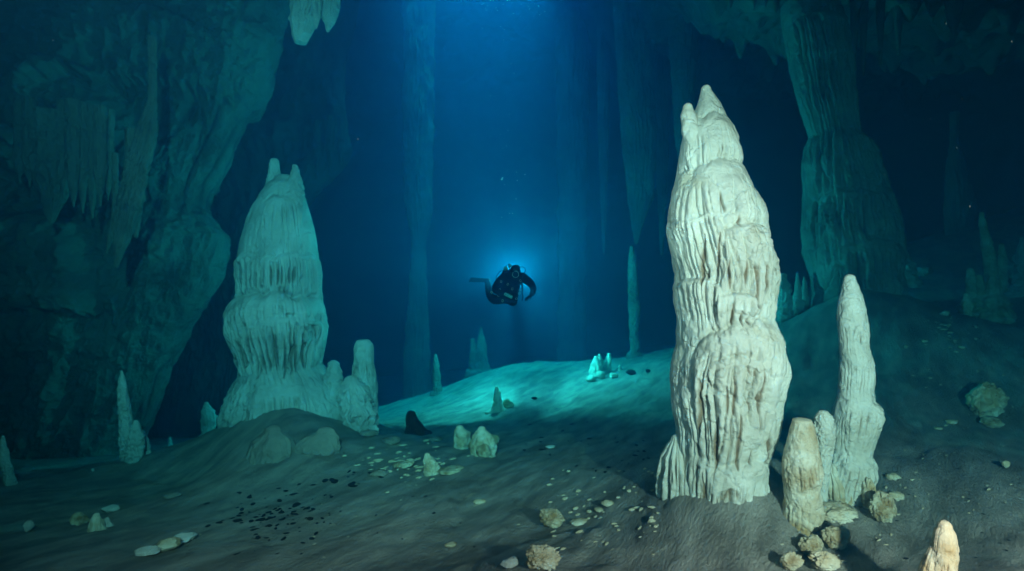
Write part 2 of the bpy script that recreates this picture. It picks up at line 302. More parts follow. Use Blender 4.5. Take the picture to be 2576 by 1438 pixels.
formation('pedestal', [(945, 640, 800), (965, 600, 850), (1000, 588, 862), (1040, 572, 880), (1080, 560, 905), (1110, 550, 920)], 8.1, nt=260, nz=120, seed=15, m=M_TEAL, parent=tw, flute=(6, .05), fmask=.6, rough=.05, rs=3, cap=.3, ext=.5,
    tiers=[(650, 950, 60, 20, .06, 18, 50), (740, 975, 60, 30, .05, 25, 60)])
formation('shoulder_knob', [(920, 826, 852), (940, 820, 858), (970, 815, 860), (1010, 810, 870)], 7.9, nt=90, nz=60, seed=16, m=M_TEAL, parent=tw, rough=.09, rs=5, ext=.3, knob=.25)
def block(px, py, w, h, Y, seed, name='ledge_slab', d=.8, m=None, parent=None, **k):
    return formation(name, [(py, px-w*.30, px+w*.30), (py+h*.12, px-w*.42, px+w*.42), (py+h*.5, px-w*.5, px+w*.5), (py+h, px-w*.48, px+w*.5)], Y, nt=k.pop('nt', 100), nz=k.pop('nz', 60), seed=seed, m=m or M_TEAL, parent=parent, yr=d, **k)
things('stalagmite_column', [(858, 898, 930), (868, 894, 938), (890, 892, 940), (915, 890, 940), (940, 886, 944), (980, 888, 948), (1030, 892, 950), (1085, 896, 948)], 8.0, 'flat topped blocky column right of the two horned stalagmite', 'column', nt=150, nz=170, seed=17, m=M_TEAL, cap=.2, rough=.10, rs=3.5, flute=(3, .05), fmask=.3, ext=.4, knob=.14,
    tiers=[(915, 895, 30, 8, .05, 10, 40)])
things('cracked_boulder', [(955, 870, 896), (970, 862, 912), (1010, 860, 930), (1045, 866, 944), (1085, 890, 946)], 7.7, 'cracked rounded boulder between the horned stalagmite and the flat topped column', 'boulder', nt=160, nz=100, seed=18, m=M_TEAL, rough=.15, rs=4, flute=(4, .10), fmask=.5, cap=.7, knob=.2)
# smooth outcrops on the mound
things('rock_outcrop', [(1085, 668, 704), (1095, 655, 722), (1110, 638, 735), (1150, 622, 742), (1170, 620, 745)], 6.3, 'smooth conical sediment covered outcrop below the horned stalagmite', 'outcrop', nt=140, nz=80, seed=19, m=M_MUD, knob=.10, rough=.05, rs=3, flute=(2, .06), fmask=.5, yr=.8, cap=.8)
things('rock_outcrop', [(1085, 800, 840), (1100, 770, 850), (1125, 745, 850), (1150, 745, 845)], 6.35, 'low sloping slab on the mound right of the conical outcrop', 'outcrop', nt=140, nz=80, seed=20, m=M_MUD, knob=.14, rough=.08, rs=3, flute=(2, .06), fmask=.5, yr=.5, cap=.5)

# --- smaller stalagmites at left
SM = [([(935, 304, 308), (960, 300, 315), (1000, 298, 322), (1050, 302, 330), (1100, 303, 332), (1150, 306, 330), (1190, 312, 326)], 7.0, 'tall thin dagger stalagmite alone in the dark left', 60, M_TEAL, 1.2),
      ([(1062, 336, 346), (1080, 332, 354), (1110, 326, 360), (1150, 320, 356), (1180, 316, 340)], 6.95, 'leaning stalagmite against the right flank of the thin dagger one', 60, M_TEAL, 1.0),
      ([(1090, 358, 364), (1110, 356, 372), (1150, 362, 380)], 7.2, 'tiny slanting stalagmite behind the leaning one at left', 40, M_TEAL, 1.0),
      ([(1018, 514, 524), (1035, 511, 537), (1060, 510, 544), (1090, 512, 540)], 9.0, 'leaf shaped stalagmite left of the mound of the horned stalagmite', 60, M_TEAL, 1.2),
      ([(1103, 425, 430), (1120, 422, 434), (1140, 420, 446)], 9.2, 'small pointed cone on the dark slope far left of the mound', 40, M_TEAL, 1.2),
      ([(1182, 229, 236), (1200, 224, 242), (1225, 222, 246)], 6.6, 'dim small knob on the left slope above the pair of stubs', 40, M_TEAL, 1.0),
      ([(1295, 184, 200), (1310, 182, 218), (1330, 186, 222), (1360, 192, 214)], 4.9, 'left hand broken stub of the pair at the lower left', 60, M_KNOB, .6),
      ([(1298, 236, 248), (1310, 230, 258), (1340, 230, 264), (1370, 226, 270), (1400, 224, 262)], 4.7, 'pale crooked stub, the brighter of the pair at the lower left', 80, M_CALC2, 1.0),
      ([(1306, 264, 272), (1325, 262, 284), (1350, 266, 286)], 4.8, 'narrow chip stub leaning on the pale crooked stub', 50, M_TEAL, 1.0),
      ([(1100, 4, 10), (1150, 2, 20), (1210, 14, 36), (1240, 20, 44)], 6.0, 'thin dark leaning stalagmite at the left edge of the photo', 50, M_TEAL, 1.2),
      ([(1146, 1068, 1080), (1160, 1066, 1098), (1185, 1066, 1104), (1210, 1068, 1106)], 5.9, 'short two headed pale stump standing alone in the middle foreground', 90, M_CALC2, .9),
      ([(1076, 1150, 1162), (1090, 1142, 1180), (1115, 1144, 1184), (1140, 1148, 1176)], 7.0, 'left one of the twin stumps in the middle of the floor', 90, M_CALC2, .8),
      ([(1080, 1204, 1220), (1095, 1194, 1234), (1125, 1188, 1242), (1155, 1188, 1240)], 6.6, 'right hand larger one of the twin stumps in the middle of the floor', 100, M_CALC2, .8),
      ([(1040, 1026, 1044), (1060, 1022, 1052), (1090, 1022, 1072)], 8.4, 'dark unlit stump silhouetted before the bright patch of floor', 70, M_DARK, .7),  # stump coloured near black so it looks unlit
      ([(975, 1246, 1252), (985, 1243, 1258), (1000, 1242, 1260), (1015, 1240, 1262), (1030, 1238, 1264)], 10.2, 'small knobbly stalagmite on the bright patch below the diver', 70, M_CALC, .9),
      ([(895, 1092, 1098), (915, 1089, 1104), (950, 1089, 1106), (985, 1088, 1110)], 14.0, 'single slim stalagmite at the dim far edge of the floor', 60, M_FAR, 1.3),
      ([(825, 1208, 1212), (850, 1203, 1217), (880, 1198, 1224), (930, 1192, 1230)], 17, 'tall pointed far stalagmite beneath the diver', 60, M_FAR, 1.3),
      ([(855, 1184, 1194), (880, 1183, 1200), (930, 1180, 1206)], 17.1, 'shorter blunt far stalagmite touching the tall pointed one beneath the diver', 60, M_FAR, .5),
      ([(900, 1495, 1503), (915, 1489, 1512), (940, 1486, 1514), (965, 1478, 1522)], 12.4, 'bright knobbly stalagmite, tallest left piece of the lit cluster', 90, M_CALC, .9),
      ([(892, 1506, 1510), (905, 1504, 1514), (930, 1504, 1518)], 12.5, 'thin spike behind the tallest piece of the lit cluster', 40, M_CALC, 1.2),
      ([(892, 1527, 1536), (905, 1525, 1537), (925, 1520, 1537), (950, 1518, 1542)], 12.6, 'bright crooked finger standing in the right half of the lit cluster', 60, M_CALC, .8),
      ([(920, 1556, 1560), (932, 1550, 1564), (948, 1544, 1566)], 12.6, 'small bright cone at the right end of the lit cluster', 50, M_CALC, 1.2),
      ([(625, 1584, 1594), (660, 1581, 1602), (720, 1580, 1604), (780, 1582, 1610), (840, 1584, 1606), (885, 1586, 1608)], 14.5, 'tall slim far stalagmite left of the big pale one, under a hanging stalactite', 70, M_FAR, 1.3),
      ([(695, 1964, 1978), (720, 1958, 1984), (770, 1954, 1990), (820, 1950, 1996)], 9.8, 'dim rounded stalagmite peering out behind the big pale one', 70, M_TEAL, 1.0),
      ([(690, 2003, 2008), (715, 2001, 2012), (755, 1998, 2016)], 10, 'thin dim spike between the big pale stalagmite and the great column', 40, M_TEAL, 1.2),
      ([(700, 2020, 2025), (725, 2018, 2030), (755, 2016, 2034)], 10.1, 'stubby dim spike at the left foot of the great column', 40, M_TEAL, 1.2),
      ([(595, 2263, 2270), (620, 2259, 2276), (660, 2262, 2288)], 10.4, 'thin dim stalagmite at the right foot of the great column', 50, M_TEAL, 1.2),
      ([(538, 2464, 2472), (570, 2464, 2480), (640, 2474, 2498), (700, 2480, 2506), (745, 2482, 2520)], 9.2, 'tallest leaning grey green stalagmite of the right hand thicket', 80, M_CALC2, 1.0),
      ([(618, 2514, 2524), (650, 2512, 2530), (720, 2510, 2530)], 9.5, 'straight stalagmite right of the tallest in the right hand thicket', 60, M_CALC2, 1.0),
      ([(680, 2435, 2447), (710, 2432, 2458), (750, 2434, 2460)], 9.0, 'blunt stalagmite left of the tallest in the right hand thicket', 60, M_CALC2, .9),
      ([(696, 2458, 2468), (725, 2458, 2478), (752, 2462, 2482)], 8.9, 'narrow stalagmite just left of the tallest in the right hand thicket', 60, M_CALC2, .9),
      ([(700, 2490, 2502), (715, 2484, 2514), (745, 2482, 2518)], 8.8, 'domed low stalagmite in front of the tallest in the right hand thicket', 70, M_CALC2, .9),
      ([(740, 2426, 2434), (770, 2424, 2444), (815, 2430, 2440)], 8.2, 'pale wedge shaped stub at the lower front of the right hand thicket', 60, M_CALC2, .6),
      ([(600, 2568, 2574), (650, 2562, 2590), (720, 2556, 2600)], 9.3, 'dim stalagmite cut by the right edge of the photo', 50, M_TEAL, 1.0),
      ]
for i, (rw, Y, lab, q, mm, cp) in enumerate(SM):
    a_, b_, c_ = rw[-1]; rw = rw+[(a_+3, b_-.22*(c_-b_)-1, c_+.22*(c_-b_)+1)]
    w = rw[0][2]-rw[0][1]; nz = max(50, int((rw[-1][0]-rw[0][0])*.9))
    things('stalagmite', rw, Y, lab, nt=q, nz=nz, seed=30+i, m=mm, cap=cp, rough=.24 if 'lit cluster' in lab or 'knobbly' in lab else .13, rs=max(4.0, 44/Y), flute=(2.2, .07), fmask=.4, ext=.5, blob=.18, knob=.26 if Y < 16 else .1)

# --- great column at right
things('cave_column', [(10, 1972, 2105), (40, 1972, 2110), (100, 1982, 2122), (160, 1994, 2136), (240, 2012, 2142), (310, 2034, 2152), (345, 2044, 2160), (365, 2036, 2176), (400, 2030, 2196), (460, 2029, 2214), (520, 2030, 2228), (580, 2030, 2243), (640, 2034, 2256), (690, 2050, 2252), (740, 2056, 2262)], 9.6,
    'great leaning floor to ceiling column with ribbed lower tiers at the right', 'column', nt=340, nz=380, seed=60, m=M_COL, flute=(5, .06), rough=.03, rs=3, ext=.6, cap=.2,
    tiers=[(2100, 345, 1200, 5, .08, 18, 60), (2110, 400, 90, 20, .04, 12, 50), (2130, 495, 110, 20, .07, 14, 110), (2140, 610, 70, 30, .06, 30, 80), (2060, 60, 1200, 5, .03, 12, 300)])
# ------------------------------------------------------------------ cave shell, left wall, ceiling masses
def shell():
    nt, nz = 260, 150
    th = np.linspace(-math.pi, math.pi, nt, endpoint=False); ph = np.linspace(-math.pi/2*.98, math.pi/2*.995, nz)
    PH, TH = np.meshgrid(ph, th, indexing='ij')
    d = np.stack([np.cos(PH)*np.sin(TH), np.cos(PH)*np.cos(TH), np.sin(PH)], -1)
    n = fbm(d[..., 0]*3, d[..., 1]*3, d[..., 2]*3, 5)
    k = 1+.05*n
    V = np.stack([d[..., 0]*23*k, 14+d[..., 1]*26*k, d[..., 2]*13.6*k], -1)
    f = grid_faces(nz, nt, True, True)
    cen = V.reshape(-1, 3)[f].mean(1)
    wob = 1+.15*perlin(cen[:, 0]*.5, cen[:, 1]*.5, 2.2)
    hole = (((cen[:, 0]-.3)/5.0)**2+((cen[:, 1]-19.0)/3.4)**2 < wob) & (cen[:, 2] > 5)
    o = mesh_obj('cave_wall', V, f[~hole], M_SHELL); tag(o, kind='structure')
    return o
shell()
# left overhanging wall
rows = [(-60, -900, 760), (0, -900, 728), (60, -900, 708), (110, -900, 697), (160, -900, 668), (230, -900, 638), (300, -900, 602), (360, -900, 566), (400, -900, 556), (440, -900, 538), (480, -900, 508), (520, -900, 495), (560, -900, 520), (590, -900, 552), (640, -900, 556), (690, -900, 546), (740, -900, 520),
        (790, -900, 480), (830, -900, 455), (880, -900, 436), (930, -900, 405), (980, -900, 392), (1060, -900, 360), (1140, -900, 330)]
def wall_mass(name, rows, Y, yr, nt, nz, seed, m, amp=1.0, diag=0.0, tiers=()):
    rows = np.array(rows, float); sc = Y/F
    py = np.linspace(rows[0, 0], rows[-1, 0], nz); l = np.interp(py, rows[:, 0], rows[:, 1]); r = np.interp(py, rows[:, 0], rows[:, 2])
    # denser vertices on the side that faces the room
    th = np.concatenate([np.linspace(-1.2, 2.0, int(nt*.85), endpoint=False), np.linspace(2.0, 2*math.pi-1.2, nt-int(nt*.85), endpoint=False)])
    PY, TH = np.meshgrid(py, th, indexing='ij'); HW = ((r-l)/2)[:, None]+0*TH; CXX = ((l+r)/2)[:, None]+0*TH
    s, c = np.sin(TH), np.cos(TH)
    X = (CXX-CX+HW*s)*sc; Z = (CY-PY)*sc; sg = seed*9.1
    U = X-diag*Z
    d = .55*fbm(X*.28+sg, Z*.28, c*1.2, 4, .5)+.30*fbm(U*.9, Z*.35+sg, c*2, 4, .55, True)
    d = d+.26*fbm(U*2.6, Z*.8-sg, c*3, 5, .6, True)+.09*fbm(X*4, Z*4, c*4, 5, .6)
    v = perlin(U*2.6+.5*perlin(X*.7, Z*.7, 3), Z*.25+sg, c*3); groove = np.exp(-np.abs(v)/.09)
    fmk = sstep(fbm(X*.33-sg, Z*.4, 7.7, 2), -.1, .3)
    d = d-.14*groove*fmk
    PX = CXX+HW*s
    for (tx, ty, tw, td, to, tr, tl) in tiers:
        u = (PX-tx)/tw; jag = 18*perlin(PX*.03, seed, ty*.1)
        dd = PY-(ty+td*(1-np.sqrt(np.clip(1-np.minimum(np.abs(u), 1)**2, 0, 1)))+jag)
        ins = np.clip((1.0-np.abs(u))/.25, 0, 1)
        low = 40*np.abs(perlin(PX*.055, seed+3, 1.1))
        prof = np.where(dd > 0, np.sqrt(np.clip(1-(1-np.clip(dd/tr, 0, 1))**2, 0, 1)), 0)*(1-sstep(dd+low, tl, tl+14))
        d = d+to*prof*ins*(1+.25*np.abs(perlin(PX*.08, dd*.005, 4.)))
    d = d*amp
    edge = np.clip(np.abs(s), 0, 1)**6
    RX = HW*sc*s+d*s*.25*(1-.3*edge); 
    VX = (CXX-CX)*sc+RX; VY = Y-(HW*sc*yr+d*1.0)*c-.0*Z
    V = np.stack([VX, VY, Z], -1)
    st = np.clip(groove*fmk+sstep(-d, .1, .6)*.5, 0, 1)  # wall colour darkens in grooves and deeper hollows
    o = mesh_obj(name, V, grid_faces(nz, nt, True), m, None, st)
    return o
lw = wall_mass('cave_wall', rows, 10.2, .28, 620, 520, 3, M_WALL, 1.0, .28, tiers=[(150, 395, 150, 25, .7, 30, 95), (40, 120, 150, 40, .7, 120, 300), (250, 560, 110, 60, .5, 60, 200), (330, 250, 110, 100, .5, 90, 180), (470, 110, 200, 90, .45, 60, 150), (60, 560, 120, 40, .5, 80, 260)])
tag(lw, kind='structure')
bw = wall_mass('cave_wall', [(-40, 400, 905), (80, 400, 880), (150, 400, 858), (250, 400, 862), (320, 400, 868), (380, 400, 872), (430, 400, 850), (480, 400, 800), (560, 400, 740), (700, 400, 680), (900, 400, 620), (1150, 400, 560)], 16.5, .5, 260, 260, 5, M_SHELL, .8, .0,
    tiers=[(800, 330, 140, 20, .3, 25, 70)])
tag(bw, kind='structure')
# hanging formations of the left wall
HG = [([(-30, 730, 812), (30, 736, 808), (60, 734, 792), (90, 736, 780), (108, 741, 770)], 7.6, 'fat ragged stalactite with a blunt broken end at the top left', .12, 150),
      ([(-30, 800, 856), (20, 805, 853), (45, 812, 846), (65, 818, 836), (78, 821, 828)], 7.7, 'ragged pointed stalactite right of the fat blunt one', 1, 110),
      ([(-30, 775, 812), (20, 780, 808), (50, 788, 803), (70, 792, 798)], 7.5, 'short stalactite tooth between the fat one and the pointed one', 1, 70),
      ([(250, 375, 392), (330, 350, 392), (430, 318, 366), (520, 300, 352), (580, 290, 332), (640, 288, 308), (672, 291, 297)], 7.4, 'long dagger stalactite hanging down the left wall', 1, 120),
      ([(480, 320, 352), (560, 330, 350), (595, 338, 346)], 7.5, 'slim stalactite right of the long dagger on the left wall', 1, 50),
      ([(540, 283, 296), (600, 270, 284), (636, 266, 270)], 7.5, 'slim curved stalactite left of the long dagger on the left wall', 1, 50),
      ([(440, 92, 180), (490, 110, 160), (540, 118, 142), (560, 124, 134)], 7.5, 'bulbous hanging drape below the fringed ledge on the left wall', .8, 100)]
for k, (x, y1, y2, w) in enumerate([(185, 410, 520, 16), (208, 415, 535, 14), (232, 420, 550, 15), (252, 425, 520, 13), (160, 410, 500, 14), (272, 430, 505, 12), (75, 405, 470, 14), (50, 405, 460, 12)]):
    HG.append(([(y1, x-w, x+w), ((y1+y2)/2, x-w*.6, x+w*.6), (y2-15, x-w*.22, x+w*.22), (y2, x-2, x+2)], 7.35+.1*(k % 3), ['first', 'second', 'third', 'fourth', 'fifth', 'sixth', 'seventh', 'eighth'][sorted([50, 75, 160, 185, 208, 232, 252, 272]).index(x)]+' fringe stalactite from the left under the left wall ledge', 1, 40))
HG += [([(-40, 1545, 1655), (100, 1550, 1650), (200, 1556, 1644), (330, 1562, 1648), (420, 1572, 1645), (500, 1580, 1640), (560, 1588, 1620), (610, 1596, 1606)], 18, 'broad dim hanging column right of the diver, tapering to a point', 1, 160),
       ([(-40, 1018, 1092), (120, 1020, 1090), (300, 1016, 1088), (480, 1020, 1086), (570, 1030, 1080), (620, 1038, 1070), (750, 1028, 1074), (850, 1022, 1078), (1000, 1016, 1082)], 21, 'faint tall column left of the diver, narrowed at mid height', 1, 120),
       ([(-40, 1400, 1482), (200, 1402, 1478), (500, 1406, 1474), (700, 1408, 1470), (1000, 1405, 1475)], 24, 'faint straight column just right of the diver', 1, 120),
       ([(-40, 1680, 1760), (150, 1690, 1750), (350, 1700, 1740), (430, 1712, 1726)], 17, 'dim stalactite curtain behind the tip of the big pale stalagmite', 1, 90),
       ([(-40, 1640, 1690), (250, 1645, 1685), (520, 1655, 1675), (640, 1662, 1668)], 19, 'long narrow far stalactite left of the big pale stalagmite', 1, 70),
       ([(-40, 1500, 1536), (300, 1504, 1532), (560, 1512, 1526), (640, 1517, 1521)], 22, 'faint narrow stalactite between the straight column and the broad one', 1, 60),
       ([(380, 788, 806), (420, 792, 802), (452, 795, 799)], 15.2, 'longest dim spike of the far ledge behind the horned stalagmite', 1, 40),
       ([(370, 818, 840), (410, 824, 836), (438, 828, 832)], 15.2, 'second dim spike on the far ledge behind the horned stalagmite', 1, 40),
       ([(370, 850, 868), (395, 855, 864), (418, 858, 861)], 15.3, 'shortest dim spike of the far ledge behind the horned stalagmite', 1, 40),
       ([(360, 2392, 2410), (440, 2386, 2430), (520, 2382, 2444), (620, 2384, 2436), (720, 2388, 2440)], 15, 'dark far column between the great column and the right hand thicket', .4, 90)]
for i, (rw, Y, lab, cp, q) in enumerate(HG):
    colm = 'column' in lab
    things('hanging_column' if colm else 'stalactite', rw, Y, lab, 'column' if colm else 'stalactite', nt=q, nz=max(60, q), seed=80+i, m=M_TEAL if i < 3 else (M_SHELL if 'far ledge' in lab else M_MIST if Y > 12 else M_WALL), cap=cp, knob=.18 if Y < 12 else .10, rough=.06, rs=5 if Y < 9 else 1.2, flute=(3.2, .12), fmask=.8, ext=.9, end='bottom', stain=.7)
# right-hand ceiling: hanging rock sheet with drips
def ceiling():
    nx, ny = 420, 300
    x = np.linspace(1.5, 22, nx); y = np.linspace(3, 24, ny)
    Y_, X_ = np.meshgrid(y, x, indexing='ij')
    base = 5.75+.10*(Y_-9)-.10*(X_-6)+sstep(9-Y_, 0, 5)*2.2+sstep(5.0-X_, 0, 2.5)*3.5+sstep(Y_-12, 0, 4)*2
    n = .5*fbm(X_*.4, Y_*.4, 1.7, 4)+.25*fbm(X_*1.2, Y_*.8, 4.7, 4, .6, True)
    dr = perlin(X_*2.2, Y_*2.2, 9.1); drip = np.clip(dr-.28, 0, 1)**1.1*1.2*sstep(fbm(X_*.3, Y_*.3, 5.5, 2), -.2, .3)
    Z = base-n-drip
    V = np.concatenate([np.stack([X_, Y_, Z], -1).reshape(-1, 3), np.stack([X_, Y_, np.maximum(Z+.8, base+1.4)], -1).reshape(-1, 3)])
    f = grid_faces(ny, nx, False, True); f2 = grid_faces(ny, nx, False)+nx*ny
    o = mesh_obj('cave_ceiling', V, np.concatenate([f, f2]), M_WALL); tag(o, kind='structure')
ceiling()
for i, (x, y2, w, Y, lab) in enumerate([(1838, 22, 6, 9, 'leftmost tiny spike on the top edge above the big stalagmite'), (1898, 26, 5, 9, 'second tiny spike on the top edge above the big stalagmite'), (1925, 20, 6, 9, 'third tiny spike on the top edge above the big stalagmite'), (1952, 34, 8, 9, 'spike hugging the upper left side of the great column'),
        (2150, 150, 9, 9.2, 'drip stalactite at the upper right side of the great column'), (2172, 190, 8, 9.4, 'longer drip stalactite right of the great column top'), (2215, 165, 8, 9.6, 'lone drip stalactite in the dark right of the great column'), (2260, 140, 9, 9.8, 'faint drip stalactite under the right hand ceiling'), (2400, 90, 16, 9, 'wide tooth hanging from the ceiling at the upper right')]):
    things('stalactite', [(-60, x-w*1.6-(30 if Y > 9.1 else 0)*0, x+w*1.6), (y2*.4, x-w, x+w), (y2-6, x-w*.35, x+w*.35), (y2, x-1, x+1)], Y, lab, 'stalactite', nt=40, nz=60, seed=110+i, m=M_WALL, end='bottom', rough=.08, rs=4, flute=(2, .1), fmask=.5)
# ------------------------------------------------------------------ loose rocks and knobbly crusts
def lobed(name, px, py, w_px, h_px, seed, lab, cat, m, nl=6, flat=.6, group=None, q=64, yaw=0, sink=.25, rough=.10):
    p = on_ground(px, py); sc = p[1]/F; W = w_px*sc/2*1.3; H = h_px*sc/2*1.25
    r = np.random.RandomState(seed)
    nt, nz = q, q//2
    th = np.linspace(-math.pi, math.pi, nt, endpoint=False); ph = np.linspace(-math.pi/2+.02, math.pi/2-.02, nz)
    PH, TH = np.meshgrid(ph, th, indexing='ij')
    d = np.stack([np.cos(PH)*np.cos(TH), np.cos(PH)*np.sin(TH), np.sin(PH)], -1)
    R = np.full(TH.shape, .55)
    for k in range(nl):
        c = r.normal(size=3); c = c/np.linalg.norm(c)*r.uniform(.25, .5); c[2] = abs(c[2])*.8; a = r.uniform(.3, .48)
        b = d@c; disc = a*a-(c@c)+b*b
        R = np.maximum(R, np.where(disc > 0, b+np.sqrt(np.clip(disc, 0, None)), 0))
    R = R*(1-.10+.22*sstep(perlin(d[..., 0]*3.3-seed, d[..., 1]*3.3, d[..., 2]*3.3), -.05, .25)*.35-.06*np.exp(-(perlin(d[..., 0]*2.2, d[..., 1]*2.2+seed, d[..., 2]*2.2)/.06)**2)+rough*fbm(d[..., 0]*2.5+seed, d[..., 1]*2.5, d[..., 2]*2.5, 5, .65)+.16*fbm(d[..., 0]*3+seed, d[..., 1]*3, d[..., 2]*5, 4, .6, True))
    pn = r.normal(size=(15, 3)); pn /= np.linalg.norm(pn, axis=1)[:, None]; ph_ = r.uniform(.50, .86, 15)
    for k in range(15):
        dn = d@pn[k]; R = np.minimum(R, np.where(dn > .05, ph_[k]/np.maximum(dn, .05), 9))
    R = R*(1+.05*fbm(d[..., 0]*5+seed, d[..., 1]*5, d[..., 2]*5, 3, .6))
    V = d*R[..., None]; ca, sa = math.cos(yaw), math.sin(yaw)
    x = V[..., 0]*W*1.15; y = V[..., 1]*max(W, H)*.8*flat/.6; z = V[..., 2]*H*1.2+H*(1-sink*1.6)
    V = np.stack([x*ca-y*sa, x*sa+y*ca, z], -1)
    o = mesh_obj(name, V, grid_faces(nz, nt, True), m); o.location = p+np.array([0, max(W, H)*.3, 0])
    tag(o, lab, cat, group); return o
RK = [(2115, 1318, 120, 44, 'whitish crust base joining the thick stump and the slender stalagmite', M_CALC2, 10, 120), (1390, 1330, 66, 50, 'crusty cream boulder with a dark left side left of the big pale stalagmite', M_KNOB, 8, 110), (1455, 1322, 50, 12, 'flat pale slab right of the crusty cream boulder', M_CALC2, 4, 60),
      (1530, 1275, 34, 14, 'smooth pale cobble above the flat slab near the big stalagmite', M_CALC2, 3, 60), (1508, 1290, 26, 12, 'pitted small cobble below the smooth pale cobble', M_KNOB, 5, 50), (1482, 1292, 16, 8, 'dull chip left of the pitted cobble', M_KNOB, 4, 30), (1583, 1240, 14, 9, 'small pale chip closest to the shadow of the big stalagmite', M_CALC2, 4, 30),
      (1370, 1438, 84, 60, 'popcorn shaped cream boulder at the bottom edge', M_CALC2, 9, 130), (1135, 1378, 30, 12, 'yellowish low cobble near the bottom centre', M_KNOB, 4, 50), (1205, 1270, 30, 12, 'pale broken chips left of the crusty boulder', M_CALC2, 6, 50), (1285, 1430, 50, 22, 'low ripple edged stone left of the popcorn boulder', M_TEAL, 6, 60),
      (2112, 1385, 66, 66, 'round mossy brown knob below the slender stalagmite', M_KNOB, 7, 110), (2048, 1405, 60, 60, 'dark lumpy knob left of the round brown knob', M_KNOB, 7, 100), (2080, 1438, 70, 50, 'grey cream lobed knob at the bottom edge below the round knob', M_CALC2, 7, 100), (1995, 1438, 50, 50, 'shadowed grey lump under the thick broken stump', M_KNOB, 6, 80),
      (2196, 1285, 36, 76, 'narrow stained cream lump at the right foot of the slender stalagmite', M_CALC2, 5, 90), (2232, 1320, 58, 90, 'brown eroded lump right of the narrow stained lump', M_KNOB, 6, 100), (2250, 1210, 36, 20, 'white capped stone right of the slender stalagmite', M_CALC2, 4, 60), (2262, 1262, 40, 26, 'grey white slab on the eroded lump side', M_CALC2, 4, 60),
      (2498, 1050, 90, 100, 'pale split boulder on the right slope', M_CALC2, 6, 120), (2505, 1078, 50, 30, 'small stained foot stone under the split boulder', M_KNOB, 5, 60), (2400, 1068, 34, 12, 'bright elongated cobble left of the split boulder', M_CALC2, 4, 50), (2365, 1082, 24, 7, 'thin bright sliver left of the elongated cobble', M_CALC2, 3, 30),
      (2535, 1178, 18, 20, 'yellow white pebble at the right edge below the split boulder', M_CALC2, 4, 40), (2380, 795, 26, 14, 'bluish flat stone above the streak of rubble on the right slope', M_TEAL, 4, 40), (2422, 878, 18, 8, 'tan chip, upper one of two on the right slope', M_CALC2, 3, 30), (2408, 888, 14, 6, 'tan chip, lower one of two on the right slope', M_CALC2, 3, 30),
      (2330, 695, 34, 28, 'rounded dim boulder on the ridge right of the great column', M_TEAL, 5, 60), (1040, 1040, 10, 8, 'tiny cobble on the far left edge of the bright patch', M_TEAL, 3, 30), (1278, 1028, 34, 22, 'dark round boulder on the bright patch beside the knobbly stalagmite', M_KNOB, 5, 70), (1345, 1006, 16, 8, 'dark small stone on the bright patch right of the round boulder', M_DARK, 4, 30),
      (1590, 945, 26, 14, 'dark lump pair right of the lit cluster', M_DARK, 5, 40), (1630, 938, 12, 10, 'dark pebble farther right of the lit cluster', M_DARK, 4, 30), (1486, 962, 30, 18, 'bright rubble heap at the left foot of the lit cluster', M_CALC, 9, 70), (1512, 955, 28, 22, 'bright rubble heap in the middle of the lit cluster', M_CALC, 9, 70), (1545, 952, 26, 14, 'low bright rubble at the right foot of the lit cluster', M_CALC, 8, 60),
      (1215, 1152, 40, 36, 'dark pitted crust at the foot of the right twin stump', M_KNOB, 9, 80), (985, 1120, 44, 20, 'greenish ledge stone right of the mound', M_MUD, 8, 80), (1010, 1180, 56, 18, 'rippled crust slab left of the two headed stump', M_KNOB, 10, 90), (955, 1200, 44, 14, 'rubble crust farthest left of the two headed stump', M_MUD, 10, 90), (1130, 1195, 70, 16, 'curved crust rim right of the two headed stump', M_KNOB, 8, 80),
      (1095, 1112, 40, 11, 'low ledge stone left of the left twin stump', M_MUD, 8, 70), (1245, 1120, 26, 30, 'dark stone behind the right twin stump', M_KNOB, 4, 40), (1385, 1130, 28, 9, 'pale chips on the empty centre floor', M_TEAL, 6, 40), (365, 1402, 60, 22, 'left end piece of the whitish rubble bar at the lower left', M_TEAL, 10, 90), (415, 1386, 66, 24, 'middle and largest piece of the whitish rubble bar at the lower left', M_CALC2, 12, 100), (460, 1366, 50, 20, 'right end piece of the whitish rubble bar at the lower left', M_TEAL, 10, 90), (425, 1255, 44, 12, 'dim low stone at the foot of the mound', M_MUD, 8, 60),
      (275, 1290, 40, 18, 'dim knobbly stone right of the lower left stubs', M_TEAL, 6, 50), (65, 1340, 20, 34, 'dim stone near the lower left corner', M_TEAL, 4, 40), (925, 1100, 44, 18, 'low rocky shelf at the foot of the flat topped column', M_MUD, 9, 80), (2560, 700, 50, 60, 'dim lumpy rock at the right edge by the thicket', M_TEAL, 7, 60), (2495, 770, 50, 24, 'broad dark base rock under the thicket', M_WALL, 7, 80)]
for i, (px, py, w, h, lab, m, nl, q) in enumerate(RK):
    lobed('boulder' if w > 45 else 'stone', px, py, w, h, 200+i, lab, 'boulder' if w > 45 else 'stone', m, nl, q=q, yaw=.35 if w > 2*h else 0, rough=.16)
